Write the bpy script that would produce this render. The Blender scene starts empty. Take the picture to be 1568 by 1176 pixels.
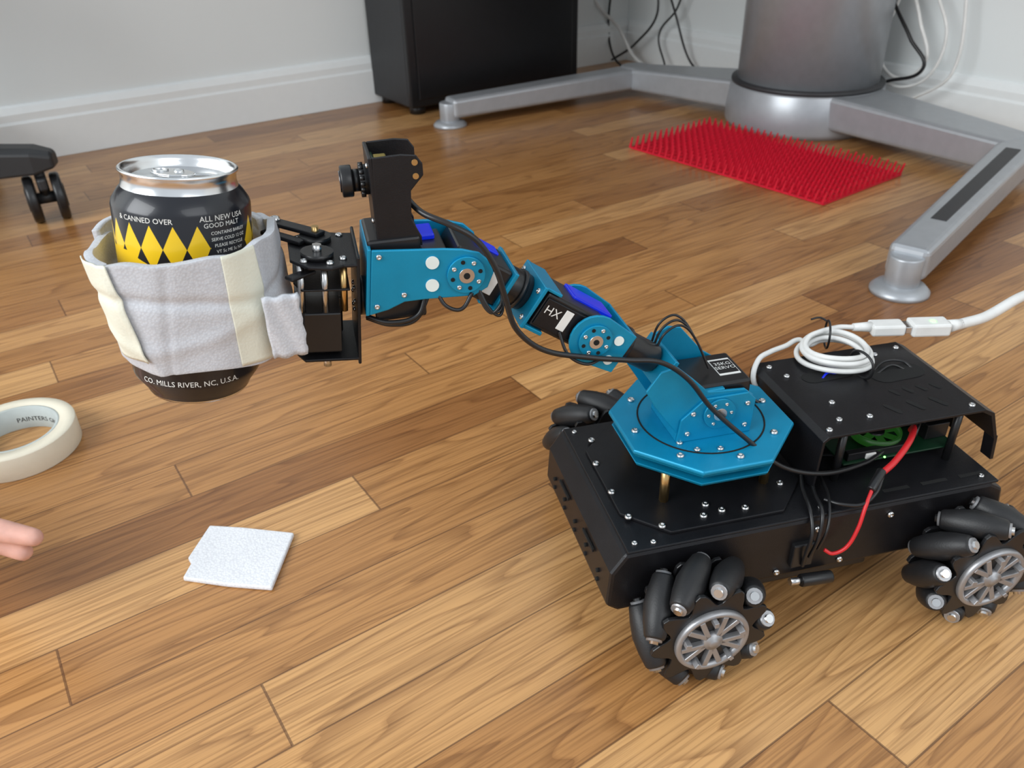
import bpy, bmesh, math, random
from mathutils import *
random.seed(7)
col=bpy.context.scene.collection
pi=math.pi
# ---------------------------------------------------------------- materials
def newmat(name):
    m=bpy.data.materials.new(name); m.use_nodes=True
    nt=m.node_tree; b=nt.nodes['Principled BSDF']
    return m,nt,b
def mat(name,c,rough=.5,metal=0,var=.06,scale=60,bump=0,bscale=400,coat=0,emit=None,es=0,trans=0,alpha=1,sss=0):
    m,nt,b=newmat(name)
    N=nt.nodes; Lk=nt.links
    tc=N.new('ShaderNodeTexCoord'); nz=N.new('ShaderNodeTexNoise'); nz.inputs['Scale'].default_value=scale; nz.inputs['Detail'].default_value=4
    Lk.new(tc.outputs['Object'],nz.inputs['Vector'])
    r=N.new('ShaderNodeValToRGB'); e=r.color_ramp.elements
    e[0].position=.3; e[1].position=.7
    e[0].color=tuple(max(0,x*(1-var)) for x in c)+(1,); e[1].color=tuple(min(1,x*(1+var)) for x in c)+(1,)
    Lk.new(nz.outputs['Fac'],r.inputs[0]); Lk.new(r.outputs[0],b.inputs['Base Color'])
    b.inputs['Roughness'].default_value=rough; b.inputs['Metallic'].default_value=metal
    b.inputs['Coat Weight'].default_value=coat
    b.inputs['Transmission Weight'].default_value=trans
    b.inputs['Subsurface Weight'].default_value=sss; b.inputs['Subsurface Radius'].default_value=(.01,.005,.003)
    if emit: b.inputs['Emission Color'].default_value=tuple(emit)+(1,); b.inputs['Emission Strength'].default_value=es
    if bump:
        n2=N.new('ShaderNodeTexNoise'); n2.inputs['Scale'].default_value=bscale; Lk.new(tc.outputs['Object'],n2.inputs['Vector'])
        bp=N.new('ShaderNodeBump'); bp.inputs['Strength'].default_value=bump; bp.inputs['Distance'].default_value=.001
        Lk.new(n2.outputs['Fac'],bp.inputs['Height']); Lk.new(bp.outputs[0],b.inputs['Normal'])
    return m
M={}
M['blk']=mat('black_metal',(.008,.008,.010),.40,.3,.2,bump=.12,bscale=1500)
M['blkpl']=mat('black_plastic',(.009,.009,.010),.34,0,.1)
M['rub']=mat('black_rubber',(.010,.010,.011),.48,0,.2,bump=.1,bscale=900)
M['slot']=mat('dark_slot',(.002,.002,.002),.9)
M['blue']=mat('blue_anodized',(.002,.26,.46),.38,.35,.06,bump=.12,bscale=2500)
M['sil']=mat('steel',(.62,.62,.62),.25,1)
M['wsil']=mat('wheel_silver',(.36,.36,.37),.38,.6)
M['alu']=mat('can_aluminium',(.75,.76,.77),.22,1)
M['brass']=mat('brass',(.62,.42,.18),.3,1)
M['white']=mat('white_plastic',(.74,.74,.72),.35)
M['disc']=mat('white_disc',(.70,.78,.76),.4)
M['desk']=mat('silver_paint',(.40,.42,.445),.34,.4,.04)
M['deskd']=mat('desk_dark',(.03,.03,.033),.5)
M['wood']=mat('desktop_laminate',(.30,.26,.22),.5)
M['cabf']=mat('cabinet_black',(.004,.004,.005),.35,0,.2)
M['cabs']=mat('cabinet_side',(.020,.021,.024),.5,0,.1,bump=.3,bscale=300)
M['red']=mat('red_plastic',(.62,.008,.030),.45,0,.1)
M['tape']=mat('masking_tape',(.78,.72,.58),.6,0,.03,bump=.2,bscale=900)
M['tapes']=mat('masking_tape_strip',(.70,.70,.59),.65,0,.03,bump=.2,bscale=700)
M['core']=mat('tape_core',(.50,.54,.52),.7)
M['chair']=mat('chair_plastic',(.020,.021,.023),.5)
M['fabric']=mat('chair_fabric',(.03,.03,.033),.9,bump=.5)
M['pcb']=mat('green_pcb',(.004,.030,.012),.4)
M['green']=mat('green_led',(.1,.9,.2),.4,emit=(.2,1,.15),es=4)
M['gglow']=mat('green_lit_ring',(.008,.035,.008),.4,emit=(.15,.8,.1),es=.045)
M['blueled']=mat('blue_led_plastic',(.003,.012,.40),.3,emit=(.0,.03,1),es=.30)
M['redw']=mat('red_wire',(.55,.015,.02),.4)
M['gold']=mat('gold',(.7,.55,.15),.3,1)
M['wall']=mat('wall_paint',(.78,.82,.82),.8,0,.015,scale=3,bump=.15,bscale=150)
M['trim']=mat('trim_paint',(.83,.86,.86),.4,0,.01)
M['glass']=mat('lens_glass',(.01,.01,.02),.05,0,coat=1)
M['txt']=mat('white_print',(.75,.75,.72),.5)
M['skin']=mat('skin',(.66,.36,.29),.5,0,.08,scale=120,sss=.15)
M['sleeve']=mat('sleeve_fabric',(.10,.12,.16),.9,bump=.5)
def foammat(name,c,var=.9,bd=.00025,vs=800,mf=.3):
    m,nt,b=newmat(name); N=nt.nodes; Lk=nt.links
    tc=N.new('ShaderNodeTexCoord'); vo=N.new('ShaderNodeTexVoronoi'); vo.inputs['Scale'].default_value=vs
    Lk.new(tc.outputs['Object'],vo.inputs['Vector'])
    nz=N.new('ShaderNodeTexNoise'); nz.inputs['Scale'].default_value=28; nz.inputs['Detail'].default_value=3; Lk.new(tc.outputs['Object'],nz.inputs['Vector'])
    r=N.new('ShaderNodeValToRGB'); e=r.color_ramp.elements; e[0].position=.3;e[1].position=.7
    e[0].color=tuple(x*var for x in c)+(1,); e[1].color=tuple(c)+(1,)
    Lk.new(nz.outputs['Fac'],r.inputs[0])
    mx=N.new('ShaderNodeMix'); mx.data_type='RGBA'; mx.blend_type='MULTIPLY'; mx.inputs[0].default_value=mf
    Lk.new(r.outputs[0],mx.inputs[6])
    r2=N.new('ShaderNodeValToRGB'); r2.color_ramp.elements[0].color=(1,1,1,1); r2.color_ramp.elements[1].color=(.5,.5,.53,1); r2.color_ramp.elements[1].position=.8
    Lk.new(vo.outputs['Distance'],r2.inputs[0]); Lk.new(r2.outputs[0],mx.inputs[7]); Lk.new(mx.outputs[2],b.inputs['Base Color'])
    bp=N.new('ShaderNodeBump'); bp.inputs['Strength'].default_value=.5; bp.inputs['Distance'].default_value=bd
    Lk.new(vo.outputs['Distance'],bp.inputs['Height']); Lk.new(bp.outputs[0],b.inputs['Normal'])
    b.inputs['Roughness'].default_value=.5
    return m
M['foam']=foammat('packing_foam',(.60,.62,.66),.86); M['foam2']=foammat('packing_foam_flat',(.85,.86,.89),.95,.0005,520,.35)

BANG=math.radians(33.6)
def floormat():
    m,nt,b=newmat('oak_strip_floor'); N=nt.nodes; Lk=nt.links
    def mth(op,a,bb=None,c=None):
        n=N.new('ShaderNodeMath'); n.operation=op
        for i,v in enumerate((a,bb,c)):
            if v is None: continue
            if isinstance(v,(int,float)): n.inputs[i].default_value=v
            else: Lk.new(v,n.inputs[i])
        return n.outputs[0]
    tc=N.new('ShaderNodeTexCoord'); mp=N.new('ShaderNodeMapping'); mp.inputs['Rotation'].default_value=(0,0,-BANG)
    Lk.new(tc.outputs['Object'],mp.inputs['Vector'])
    sp=N.new('ShaderNodeSeparateXYZ'); Lk.new(mp.outputs[0],sp.inputs[0])
    u,v=sp.outputs[0],sp.outputs[1]
    vv=mth('DIVIDE',v,.057); row=mth('FLOOR',vv); fv=mth('FRACT',vv)
    wn=N.new('ShaderNodeTexWhiteNoise'); wn.noise_dimensions='1D'; Lk.new(row,wn.inputs['W'])
    off=mth('ADD',mth('MULTIPLY',row,.618),mth('MULTIPLY',wn.outputs['Value'],.22))
    uu=mth('ADD',mth('DIVIDE',u,.62),off); cl=mth('FLOOR',uu); fu=mth('FRACT',uu)
    cb=N.new('ShaderNodeCombineXYZ'); Lk.new(row,cb.inputs[0]); Lk.new(cl,cb.inputs[1])
    w2=N.new('ShaderNodeTexWhiteNoise'); w2.noise_dimensions='2D'; Lk.new(cb.outputs[0],w2.inputs['Vector'])
    rnd=w2.outputs['Value']
    gc=N.new('ShaderNodeCombineXYZ'); Lk.new(mth('ADD',mth('MULTIPLY',u,.8),mth('MULTIPLY',rnd,37)),gc.inputs[0]); Lk.new(mth('ADD',mth('MULTIPLY',v,9),mth('MULTIPLY',rnd,91)),gc.inputs[1]); Lk.new(mth('MULTIPLY',rnd,17),gc.inputs[2])
    n1=N.new('ShaderNodeTexNoise'); n1.inputs['Scale'].default_value=2.8; n1.inputs['Detail'].default_value=2; n1.inputs['Distortion'].default_value=.5; Lk.new(gc.outputs[0],n1.inputs['Vector'])
    rings=mth('FRACT',mth('MULTIPLY',n1.outputs['Fac'],9))
    gc2=N.new('ShaderNodeCombineXYZ'); Lk.new(mth('ADD',mth('MULTIPLY',u,11),mth('MULTIPLY',rnd,37)),gc2.inputs[0]); Lk.new(mth('MULTIPLY',v,480),gc2.inputs[1])
    n2=N.new('ShaderNodeTexNoise'); n2.inputs['Scale'].default_value=1; n2.inputs['Detail'].default_value=3; Lk.new(gc2.outputs[0],n2.inputs['Vector'])
    base=N.new('ShaderNodeValToRGB'); cr=base.color_ramp; cr.elements[0].color=(.255,.108,.035,1); cr.elements[1].color=(.57,.320,.130,1)
    for p_,c_ in ((.2,(.35,.162,.053,1)),(.7,(.445,.222,.078,1))):
        e=cr.elements.new(p_); e.color=c_
    Lk.new(rnd,base.inputs[0])
    rr=N.new('ShaderNodeValToRGB'); rr.color_ramp.elements[0].color=(.48,.40,.34,1); rr.color_ramp.elements[0].position=0; rr.color_ramp.elements[1].color=(1.0,1.0,1.0,1); rr.color_ramp.elements[1].position=.32
    e=rr.color_ramp.elements.new(.92); e.color=(1.12,1.12,1.1,1); e=rr.color_ramp.elements.new(1.0); e.color=(.72,.65,.6,1)
    Lk.new(rings,rr.inputs[0])
    def mul(a,bb,f):
        x=N.new('ShaderNodeMix'); x.data_type='RGBA'; x.blend_type='MULTIPLY'; x.inputs[0].default_value=f; Lk.new(a,x.inputs[6]); Lk.new(bb,x.inputs[7]); return x.outputs[2]
    c=mul(base.outputs[0],rr.outputs[0],.60)
    r3=N.new('ShaderNodeValToRGB'); r3.color_ramp.elements[0].color=(.45,.38,.33,1); r3.color_ramp.elements[0].position=.32; r3.color_ramp.elements[1].color=(1.12,1.12,1.12,1); r3.color_ramp.elements[1].position=.56
    Lk.new(n2.outputs['Fac'],r3.inputs[0]); c=mul(c,r3.outputs[0],.58)
    ev=mth('MINIMUM',fv,mth('SUBTRACT',1,fv)); eu=mth('MINIMUM',fu,mth('SUBTRACT',1,fu))
    sv=mth('LESS_THAN',ev,.011); su=mth('LESS_THAN',eu,.0014); seam=mth('MAXIMUM',sv,su)
    mx=N.new('ShaderNodeMix'); mx.data_type='RGBA'; Lk.new(mth('MULTIPLY',seam,.65),mx.inputs[0]); Lk.new(c,mx.inputs[6]); mx.inputs[7].default_value=(.06,.020,.008,1)
    Lk.new(mx.outputs[2],b.inputs['Base Color'])
    b.inputs['Roughness'].default_value=.29
    n3=N.new('ShaderNodeTexNoise'); n3.inputs['Scale'].default_value=7; Lk.new(tc.outputs['Object'],n3.inputs['Vector'])
    hh=mth('ADD',mth('MULTIPLY',n2.outputs['Fac'],.25),mth('MULTIPLY',seam,-1.0)); hh=mth('ADD',hh,mth('MULTIPLY',n3.outputs['Fac'],1.2))
    bp=N.new('ShaderNodeBump'); bp.inputs['Strength'].default_value=.25; bp.inputs['Distance'].default_value=.0015; Lk.new(hh,bp.inputs['Height']); Lk.new(bp.outputs[0],b.inputs['Normal'])
    return m
M['floor']=floormat()

def canmat():
    m,nt,b=newmat('can_label_print'); N=nt.nodes; Lk=nt.links
    def mth(op,a,bb=None,c=None):
        n=N.new('ShaderNodeMath'); n.operation=op
        for i,v in enumerate((a,bb,c)):
            if v is None: continue
            if isinstance(v,(int,float)): n.inputs[i].default_value=v
            else: Lk.new(v,n.inputs[i])
        return n.outputs[0]
    tc=N.new('ShaderNodeTexCoord'); sp=N.new('ShaderNodeSeparateXYZ'); Lk.new(tc.outputs['Object'],sp.inputs[0])
    x,y,z=sp.outputs
    ang=mth('ARCTAN2',y,x)
    t=mth('FRACT',mth('ADD',mth('MULTIPLY',ang,19/(2*pi)),.35)); tri=mth('ABSOLUTE',mth('SUBTRACT',mth('MULTIPLY',t,2),1))
    loz=mth('LESS_THAN',mth('ADD',mth('DIVIDE',mth('ABSOLUTE',mth('SUBTRACT',z,.0865)),.0115),tri),.99)
    # yellow field whose upper edge rises round the left of the can
    left=mth('MINIMUM',mth('MAXIMUM',mth('MULTIPLY',mth('SUBTRACT',mth('MULTIPLY',ang,-1),math.radians(95)),.014),0),.010)
    zz=mth('LESS_THAN',z,mth('ADD',.0735,left))
    zz=mth('MULTIPLY',zz,mth('GREATER_THAN',z,.030))
    panel=mth('MULTIPLY',mth('GREATER_THAN',ang,math.radians(-63)),mth('LESS_THAN',ang,math.radians(-26)))
    yel=mth('MULTIPLY',mth('MAXIMUM',loz,zz),mth('SUBTRACT',1,panel))
    mx=N.new('ShaderNodeMix'); mx.data_type='RGBA'; Lk.new(yel,mx.inputs[0]); mx.inputs[6].default_value=(.008,.009,.014,1); mx.inputs[7].default_value=(.86,.55,.010,1)
    Lk.new(mx.outputs[2],b.inputs['Base Color']); b.inputs['Roughness'].default_value=.28; b.inputs['Metallic'].default_value=.2; b.inputs['Coat Weight'].default_value=.3
    return m
M['can']=canmat()

# ---------------------------------------------------------------- helpers
def link(o,parent=None):
    col.objects.link(o)
    if parent is not None: o.parent=parent
    return o
def empty(name,mw=None):
    e=bpy.data.objects.new(name,None); e.empty_display_size=.05; col.objects.link(e)
    if mw is not None: e.matrix_world=mw
    return e
def fin(name,bm,m,parent,smooth=False,bevel=0,seg=2):
    me=bpy.data.meshes.new(name); bmesh.ops.recalc_face_normals(bm,faces=bm.faces); bm.to_mesh(me); bm.free()
    o=bpy.data.objects.new(name,me); link(o,parent)
    for mm in (m if isinstance(m,(list,tuple)) else [m]): me.materials.append(M[mm])
    if smooth:
        for p in me.polygons: p.use_smooth=True
    if bevel:
        bv=o.modifiers.new('bevel','BEVEL'); bv.width=bevel; bv.segments=seg; bv.limit_method='ANGLE'; bv.angle_limit=math.radians(40)
    return o
def box(name,x0,x1,y0,y1,z0,z1,m,parent,bevel=.0006,rot=None,piv=None):
    bm=bmesh.new(); bmesh.ops.create_cube(bm,size=1)
    bm.transform(Matrix.Translation(((x0+x1)/2,(y0+y1)/2,(z0+z1)/2))@Matrix.Diagonal((abs(x1-x0),abs(y1-y0),abs(z1-z0),1)))
    if rot:
        pv=Vector(piv) if piv else Vector(((x0+x1)/2,(y0+y1)/2,(z0+z1)/2))
        bm.transform(Matrix.Translation(pv)@rot@Matrix.Translation(-pv))
    return fin(name,bm,m,parent,bevel=bevel)
def obox(name,c,dims,m,parent,ang=0,bevel=.0006,axis='Y'):
    R=Matrix.Rotation(-ang if axis=='Y' else ang,4,axis)
    bm=bmesh.new(); bmesh.ops.create_cube(bm,size=1)
    bm.transform(Matrix.Translation(c)@R@Matrix.Diagonal((*dims,1)))
    return fin(name,bm,m,parent,bevel=bevel)
def cyl(name,p0,p1,r,m,parent,r2=None,seg=28,bevel=0):
    p0,p1=Vector(p0),Vector(p1); d=p1-p0
    bm=bmesh.new(); bmesh.ops.create_cone(bm,cap_ends=True,segments=seg,radius1=r,radius2=r if r2 is None else r2,depth=d.length)
    bm.transform(Matrix.Translation((p0+p1)/2)@d.to_track_quat('Z','Y').to_matrix().to_4x4())
    o=fin(name,bm,m,parent,bevel=bevel)
    for p in o.data.polygons:
        if len(p.vertices)==4: p.use_smooth=True
    return o
def lathe(name,prof,m,parent,seg=48,mw=None,midx=None):
    bm=bmesh.new(); rings=[]
    for r,z in prof:
        if r<1e-6: rings.append([bm.verts.new((0,0,z))])
        else: rings.append([bm.verts.new((r*math.cos(2*pi*k/seg),r*math.sin(2*pi*k/seg),z)) for k in range(seg)])
    for i in range(len(rings)-1):
        a,b=rings[i],rings[i+1]
        for k in range(seg):
            k2=(k+1)%seg
            if len(a)==1 and len(b)==1: continue
            if len(a)==1: f=bm.faces.new((a[0],b[k],b[k2]))
            elif len(b)==1: f=bm.faces.new((a[k],a[k2],b[0]))
            else: f=bm.faces.new((a[k],a[k2],b[k2],b[k]))
    if mw is not None: bm.transform(mw)
    return fin(name,bm,m,parent,smooth=True)
def prism(name,pts,axis,a0,a1,m,parent,bevel=.0005,smooth=False):
    def P(p,a):
        return (a,p[0],p[1]) if axis=='x' else ((p[0],a,p[1]) if axis=='y' else (p[0],p[1],a))
    bm=bmesh.new(); lo=[bm.verts.new(P(p,a0)) for p in pts]; hi=[bm.verts.new(P(p,a1)) for p in pts]
    bm.faces.new(lo); bm.faces.new(hi[::-1]); n=len(pts)
    for i in range(n): bm.faces.new((lo[i],lo[(i+1)%n],hi[(i+1)%n],hi[i]))
    return fin(name,bm,m,parent,bevel=bevel)
def tube(name,pts,r,m,parent,cyc=False):
    cu=bpy.data.curves.new(name,'CURVE'); cu.dimensions='3D'; cu.bevel_depth=r; cu.bevel_resolution=4; cu.resolution_u=10; cu.use_fill_caps=True
    s=cu.splines.new('BEZIER'); s.bezier_points.add(len(pts)-1); s.use_cyclic_u=cyc
    n=len(pts)
    for i,p in enumerate(pts):
        bp=s.bezier_points[i]; bp.co=p
        a=Vector(pts[(i-1)%n] if (cyc or i>0) else p); b=Vector(pts[(i+1)%n] if (cyc or i<n-1) else p)
        bp.handle_left_type='FREE'; bp.handle_right_type='FREE'
        d0=(Vector(p)-a).length; d1=(b-Vector(p)).length; T=(b-a).normalized() if (b-a).length>0 else Vector((0,0,0))
        bp.handle_left=Vector(p)-T*d0/3; bp.handle_right=Vector(p)+T*d1/3
    cu.materials.append(M[m]); o=bpy.data.objects.new(name,cu); return link(o,parent)
def screw(p,parent,n=(0,0,1),r=.0026,m='sil'):
    n=Vector(n).normalized(); p=Vector(p)
    mw=Matrix.Translation(p)@n.to_track_quat('Z','Y').to_matrix().to_4x4()
    return lathe('screw',[(0,-r*.2),(r,-r*.2),(r,.2*r),(.8*r,.55*r),(.45*r,.7*r),(.4*r,.35*r),(0,.3*r)],m,parent,seg=14,mw=mw)
def text_mesh(body,size,align='CENTER'):
    cu=bpy.data.curves.new('print','FONT'); cu.body=body; cu.size=size; cu.align_x=align; cu.resolution_u=2
    o=bpy.data.objects.new('print',cu); col.objects.link(o); bpy.context.view_layer.update()
    me=bpy.data.meshes.new_from_object(o.evaluated_get(bpy.context.evaluated_depsgraph_get())); bpy.data.objects.remove(o)
    return me
def text_flat(name,body,size,mw,m,parent):
    me=text_mesh(body,size); me.transform(mw); me.materials.clear(); me.materials.append(M[m])
    return link(bpy.data.objects.new(name,me),parent)
def text_cyl(name,body,size,r,ang,z,m,parent,sx=1):
    me=text_mesh(body,size)
    bm=bmesh.new(); bm.from_mesh(me)
    bmesh.ops.triangulate(bm,faces=bm.faces)
    for v in bm.verts:
        a=ang+sx*v.co.x/r; zz=z+v.co.y
        v.co=Vector((r*math.cos(a),r*math.sin(a),zz))
    bm.to_mesh(me); bm.free(); me.materials.clear(); me.materials.append(M[m])
    return link(bpy.data.objects.new(name,me),parent)

# ---------------------------------------------------------------- camera
F=1250/1568*36
cam=bpy.data.cameras.new('camera'); co=bpy.data.objects.new('camera',cam); col.objects.link(co)
Rc=(Matrix.Rotation(math.radians(58),4,'X')@Matrix.Rotation(math.radians(-1.6),4,'Z'))
co.matrix_world=Matrix.Translation((0,0,.46))@Rc; cam.lens=F; cam.sensor_width=36; cam.clip_start=.01
cam.dof.use_dof=True; cam.dof.focus_distance=.48; cam.dof.aperture_fstop=16
bpy.context.scene.camera=co

# ---------------------------------------------------------------- room
cor=Vector((.347,2.503,0))-Vector((-math.sin(BANG),math.cos(BANG),0))*.014
RW=Matrix.Translation(cor)@Matrix.Rotation(BANG,4,'Z')
bm=bmesh.new(); bmesh.ops.create_grid(bm,x_segments=1,y_segments=1,size=1)
bm.transform(RW@Matrix.Translation((-1.95,-1.95,0))@Matrix.Diagonal((2.05,2.05,1,1)))
fl=fin('floor',bm,'floor',None)
def wallbox(name,x0,x1,y0,y1,z0,z1,m,bevel=0):
    o=box(name,x0,x1,y0,y1,z0,z1,m,None,bevel=bevel); o.matrix_world=RW; return o
wallbox('wall_left',-4.0,.1,0,.1,0,2.5,'wall')
wallbox('wall_right',0,.1,-4.0,0,0,2.5,'wall')
pr=[(0,0),(-.014,0),(-.014,.072),(-.011,.077),(-.011,.090),(-.006,.102),(0,.106)]
bl=prism('baseboard_left',pr,'x',-4.0,-.0005,'trim',None,bevel=.001); bl.matrix_world=RW
br=prism('baseboard_right',pr,'y',-4.0,-.0145,'trim',None,bevel=.001); br.matrix_world=RW

# ---------------------------------------------------------------- cabinet
CB=empty('storage_cabinet',Matrix.Translation((-.2066,1.879,0))@Matrix.Rotation(BANG,4,'Z'))
box('carcass',0.0,.47,.012,.190,.018,.62,'cabs',CB,bevel=.004)
box('front_panel',.0,.47,0,.014,.018,.62,'cabf',CB,bevel=.003)
box('door_panel',.02,.45,-.004,.004,.035,.58,'cabf',CB,bevel=.002)
for i,(x,y) in enumerate(((.03,.03),(.44,.03),(.03,.17),(.44,.17))): cyl('foot_%d'%i,(x,y,0),(x,y,.02),.018,'blkpl',CB)

# ---------------------------------------------------------------- desk
DK=empty('standing_desk')
cx,cy=.628,1.76
lathe('column_base',[(0,0),(.155,0),(.158,.01),(.158,.03),(.153,.078),(.149,.084),(0,.084)],'desk',DK,seg=64,mw=Matrix.Translation((cx,cy,0)))
lathe('seal_ring',[(0,.082),(.151,.082),(.152,.086),(.151,.090),(0,.090)],'deskd',DK,seg=64,mw=Matrix.Translation((cx,cy,0)))
lathe('column',[(0,.085),(.140,.085),(.140,.68),(0,.68)],'desk',DK,seg=64,mw=Matrix.Translation((cx,cy,0)))
def bar(name,p,q,w0,w1,b0,t0,b1,t1,m,bev=.008):
    p=Vector(p+(0,)) if len(p)==2 else Vector(p); q=Vector(q+(0,)) if len(q)==2 else Vector(q)
    d=(q-p).normalized(); n=Vector((-d.y,d.x,0)); bm=bmesh.new(); V=[]
    for P,w,b_,t_ in ((p,w0,b0,t0),(q,w1,b1,t1)):
        V+= [bm.verts.new(P+n*w/2+Vector((0,0,b_))),bm.verts.new(P-n*w/2+Vector((0,0,b_))),bm.verts.new(P-n*w/2+Vector((0,0,t_))),bm.verts.new(P+n*w/2+Vector((0,0,t_)))]
    bm.faces.new(V[0:4]); bm.faces.new(V[4:8][::-1])
    for i in range(4): bm.faces.new((V[i],V[(i+1)%4],V[4+(i+1)%4],V[4+i]))
    return fin(name,bm,m,DK,bevel=bev,seg=3)
J1=(.315,2.03); J2=(.85,1.335); E1=(-.118,1.80); E2=(.493,.932)
bar('arm_left',(cx,cy),J1,.17,.075,.02,.085,.02,.068,'desk')
bar('foot_left',(J1[0]+.02,J1[1]+.012),E1,.06,.05,.022,.068,.018,.058,'desk')
bar('arm_right',(cx,cy),J2,.17,.085,.02,.085,.02,.072,'desk')
bar('foot_right',(J2[0]+.015,J2[1]+.02),E2,.06,.05,.022,.072,.018,.060,'desk')
for nm,J in (('joint_left',J1),('joint_right',J2)):
    cyl(nm,(J[0],J[1],.02),(J[0],J[1],.070),.038,'desk',DK,bevel=.006)
def vv(p,q,t): return (p[0]+(q[0]-p[0])*t,p[1]+(q[1]-p[1])*t)
bar('foot_groove',vv(J2,E2,.12),vv(J2,E2,.80),.022,.020,.05,.0715,.05,.0632,'deskd',.001)
for i,E in enumerate((E1,E2)):
    cyl('stem_%d'%i,(E[0],E[1],.008),(E[0],E[1],.050),.021,'desk',DK,bevel=.003)
    lathe('glide_%d'%i,[(0,0),(.036,0),(.036,.004),(.030,.010),(.018,.013),(0,.013)],'desk',DK,mw=Matrix.Translation((E[0],E[1],0)))
wt=[(-1.15,-.02),(-.02,-.02),(-.02,-1.5),(-.78,-1.5),(-.78,-.92),(-.92,-.78),(-1.15,-.78)]  # desktop lies above the view; its depth is enlarged to shade the corner
o=prism('worktop',wt,'z',.68,.71,'wood',DK,bevel=.003); o.matrix_local=RW

# ---------------------------------------------------------------- spiky mat
MT=empty('spiky_mat',Matrix.Translation((.464,1.485,0))@Matrix.Rotation(math.radians(-53),4,'Z'))
bm=bmesh.new()
L_,B_=.43,.225; nx,ny=28,14
def addbox(bm,x0,x1,y0,y1,z0,z1):
    r=bmesh.ops.create_cube(bm,size=1); bmesh.ops.transform(bm,verts=r['verts'],matrix=Matrix.Translation(((x0+x1)/2,(y0+y1)/2,(z0+z1)/2))@Matrix.Diagonal((x1-x0,y1-y0,z1-z0,1)))
for i in range(nx+1):
    x=-L_/2+L_*i/nx; addbox(bm,x-.0013,x+.0013,-B_/2,B_/2,.001,.004)
for j in range(ny+1):
    y=-B_/2+B_*j/ny; addbox(bm,-L_/2,L_/2,y-.0013,y+.0013,.001,.004)
addbox(bm,-L_/2,L_/2,-B_/2,B_/2,0.0002,.0014)
for i in range(nx+1):
    for j in range(ny+1):
        x=-L_/2+L_*i/nx; y=-B_/2+B_*j/ny; r=bmesh.ops.create_cone(bm,cap_ends=True,segments=6,radius1=.0028,radius2=.0014,depth=.021)
        bmesh.ops.transform(bm,verts=r['verts'],matrix=Matrix.Translation((x,y,.0125))@Matrix.Rotation(.25,4,'Y'))
fin('spike_grid',bm,'red',MT)

# ---------------------------------------------------------------- office chair
CH=empty('office_chair',Matrix.Translation((-1.03,1.22,0)))
for k in range(5):
    a=math.radians(12+72*k); d=Vector((math.cos(a),math.sin(a),0)); n=Vector((-d.y,d.x,0))
    bm=bmesh.new(); rows=[]
    for t,w,z0,z1 in ((.0,.03,.075,.15),(.12,.028,.078,.135),(.24,.027,.078,.124),(.30,.026,.080,.119),(.328,.016,.086,.110)):
        rows.append([bm.verts.new(d*t+n*(w*sx)+Vector((0,0,z))) for sx,z in ((-1,z0),(1,z0),(1,z1-.006),(.5,z1),(-.5,z1),(-1,z1-.006))])
    for i in range(len(rows)-1):
        for j in range(6): bm.faces.new((rows[i][j],rows[i][(j+1)%6],rows[i+1][(j+1)%6],rows[i+1][j]))
    bm.faces.new(rows[0]); bm.faces.new(rows[-1][::-1]); fin('leg_%d'%k,bm,'chair',CH,bevel=.004)
    c=d*.298+Vector((0,0,.037)); a2=a+.30; ax=Vector((math.cos(a2),math.sin(a2),0))
    for s in (-1,1):
        cyl('caster_wheel',c+ax*(s*.012),c+ax*(s*.027),.037,'blkpl',CH,bevel=.004)
        cyl('caster_hub',c+ax*(s*.0265),c+ax*(s*.0285),.018,'chair',CH)
    cyl('caster_axle',c-ax*.02,c+ax*.02,.009,'chair',CH)
    cyl('caster_stem',c,c+Vector((0,0,.06)),.008,'chair',CH)
    obox('caster_hood',c+Vector((0,0,.026)),(.014,.05,.02),'chair',CH,ang=a2,axis='Z',bevel=.004)
cyl('gas_lift',(0,0,.08),(0,0,.42),.026,'chair',CH); cyl('hub',(0,0,.07),(0,0,.16),.045,'chair',CH,bevel=.005)
box('seat',-.24,.2,-.24,.2,.43,.51,'fabric',CH,bevel=.035)
box('backrest',-.25,-.18,-.2,.18,.58,1.05,'fabric',CH,bevel=.03)
box('back_post',-.235,-.20,-.03,.02,.40,.65,'chair',CH,bevel=.006)

# ---------------------------------------------------------------- masking tape roll
TR=empty('masking_tape_roll',Matrix.Translation((-.476,.643,0)))
lathe('tape',[(.0405,0),(.054,0),(.0545,.001),(.0545,.023),(.054,.024),(.0405,.024),(.0405,0)],'tape',TR,seg=72)
lathe('core',[(.0375,.0002),(.0405,.0002),(.0405,.0238),(.0375,.0238),(.0375,.0002)],'core',TR,seg=72)
text_cyl('core_print','PAINTERS GRADE',.007,.0373,math.radians(75),.008,'cabs',TR,sx=-1)

# ---------------------------------------------------------------- foam sheet
FS=empty('foam_sheet')
pts=[(-.259,.460),(-.2575,.476),(-.262,.482),(-.256,.520),(-.228,.5165),(-.183,.508),(-.185,.478),(-.187,.447),(-.222,.452)]
prism('foam_square',pts,'z',0.0004,.0045,'foam2',FS,bevel=.0012)

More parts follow.
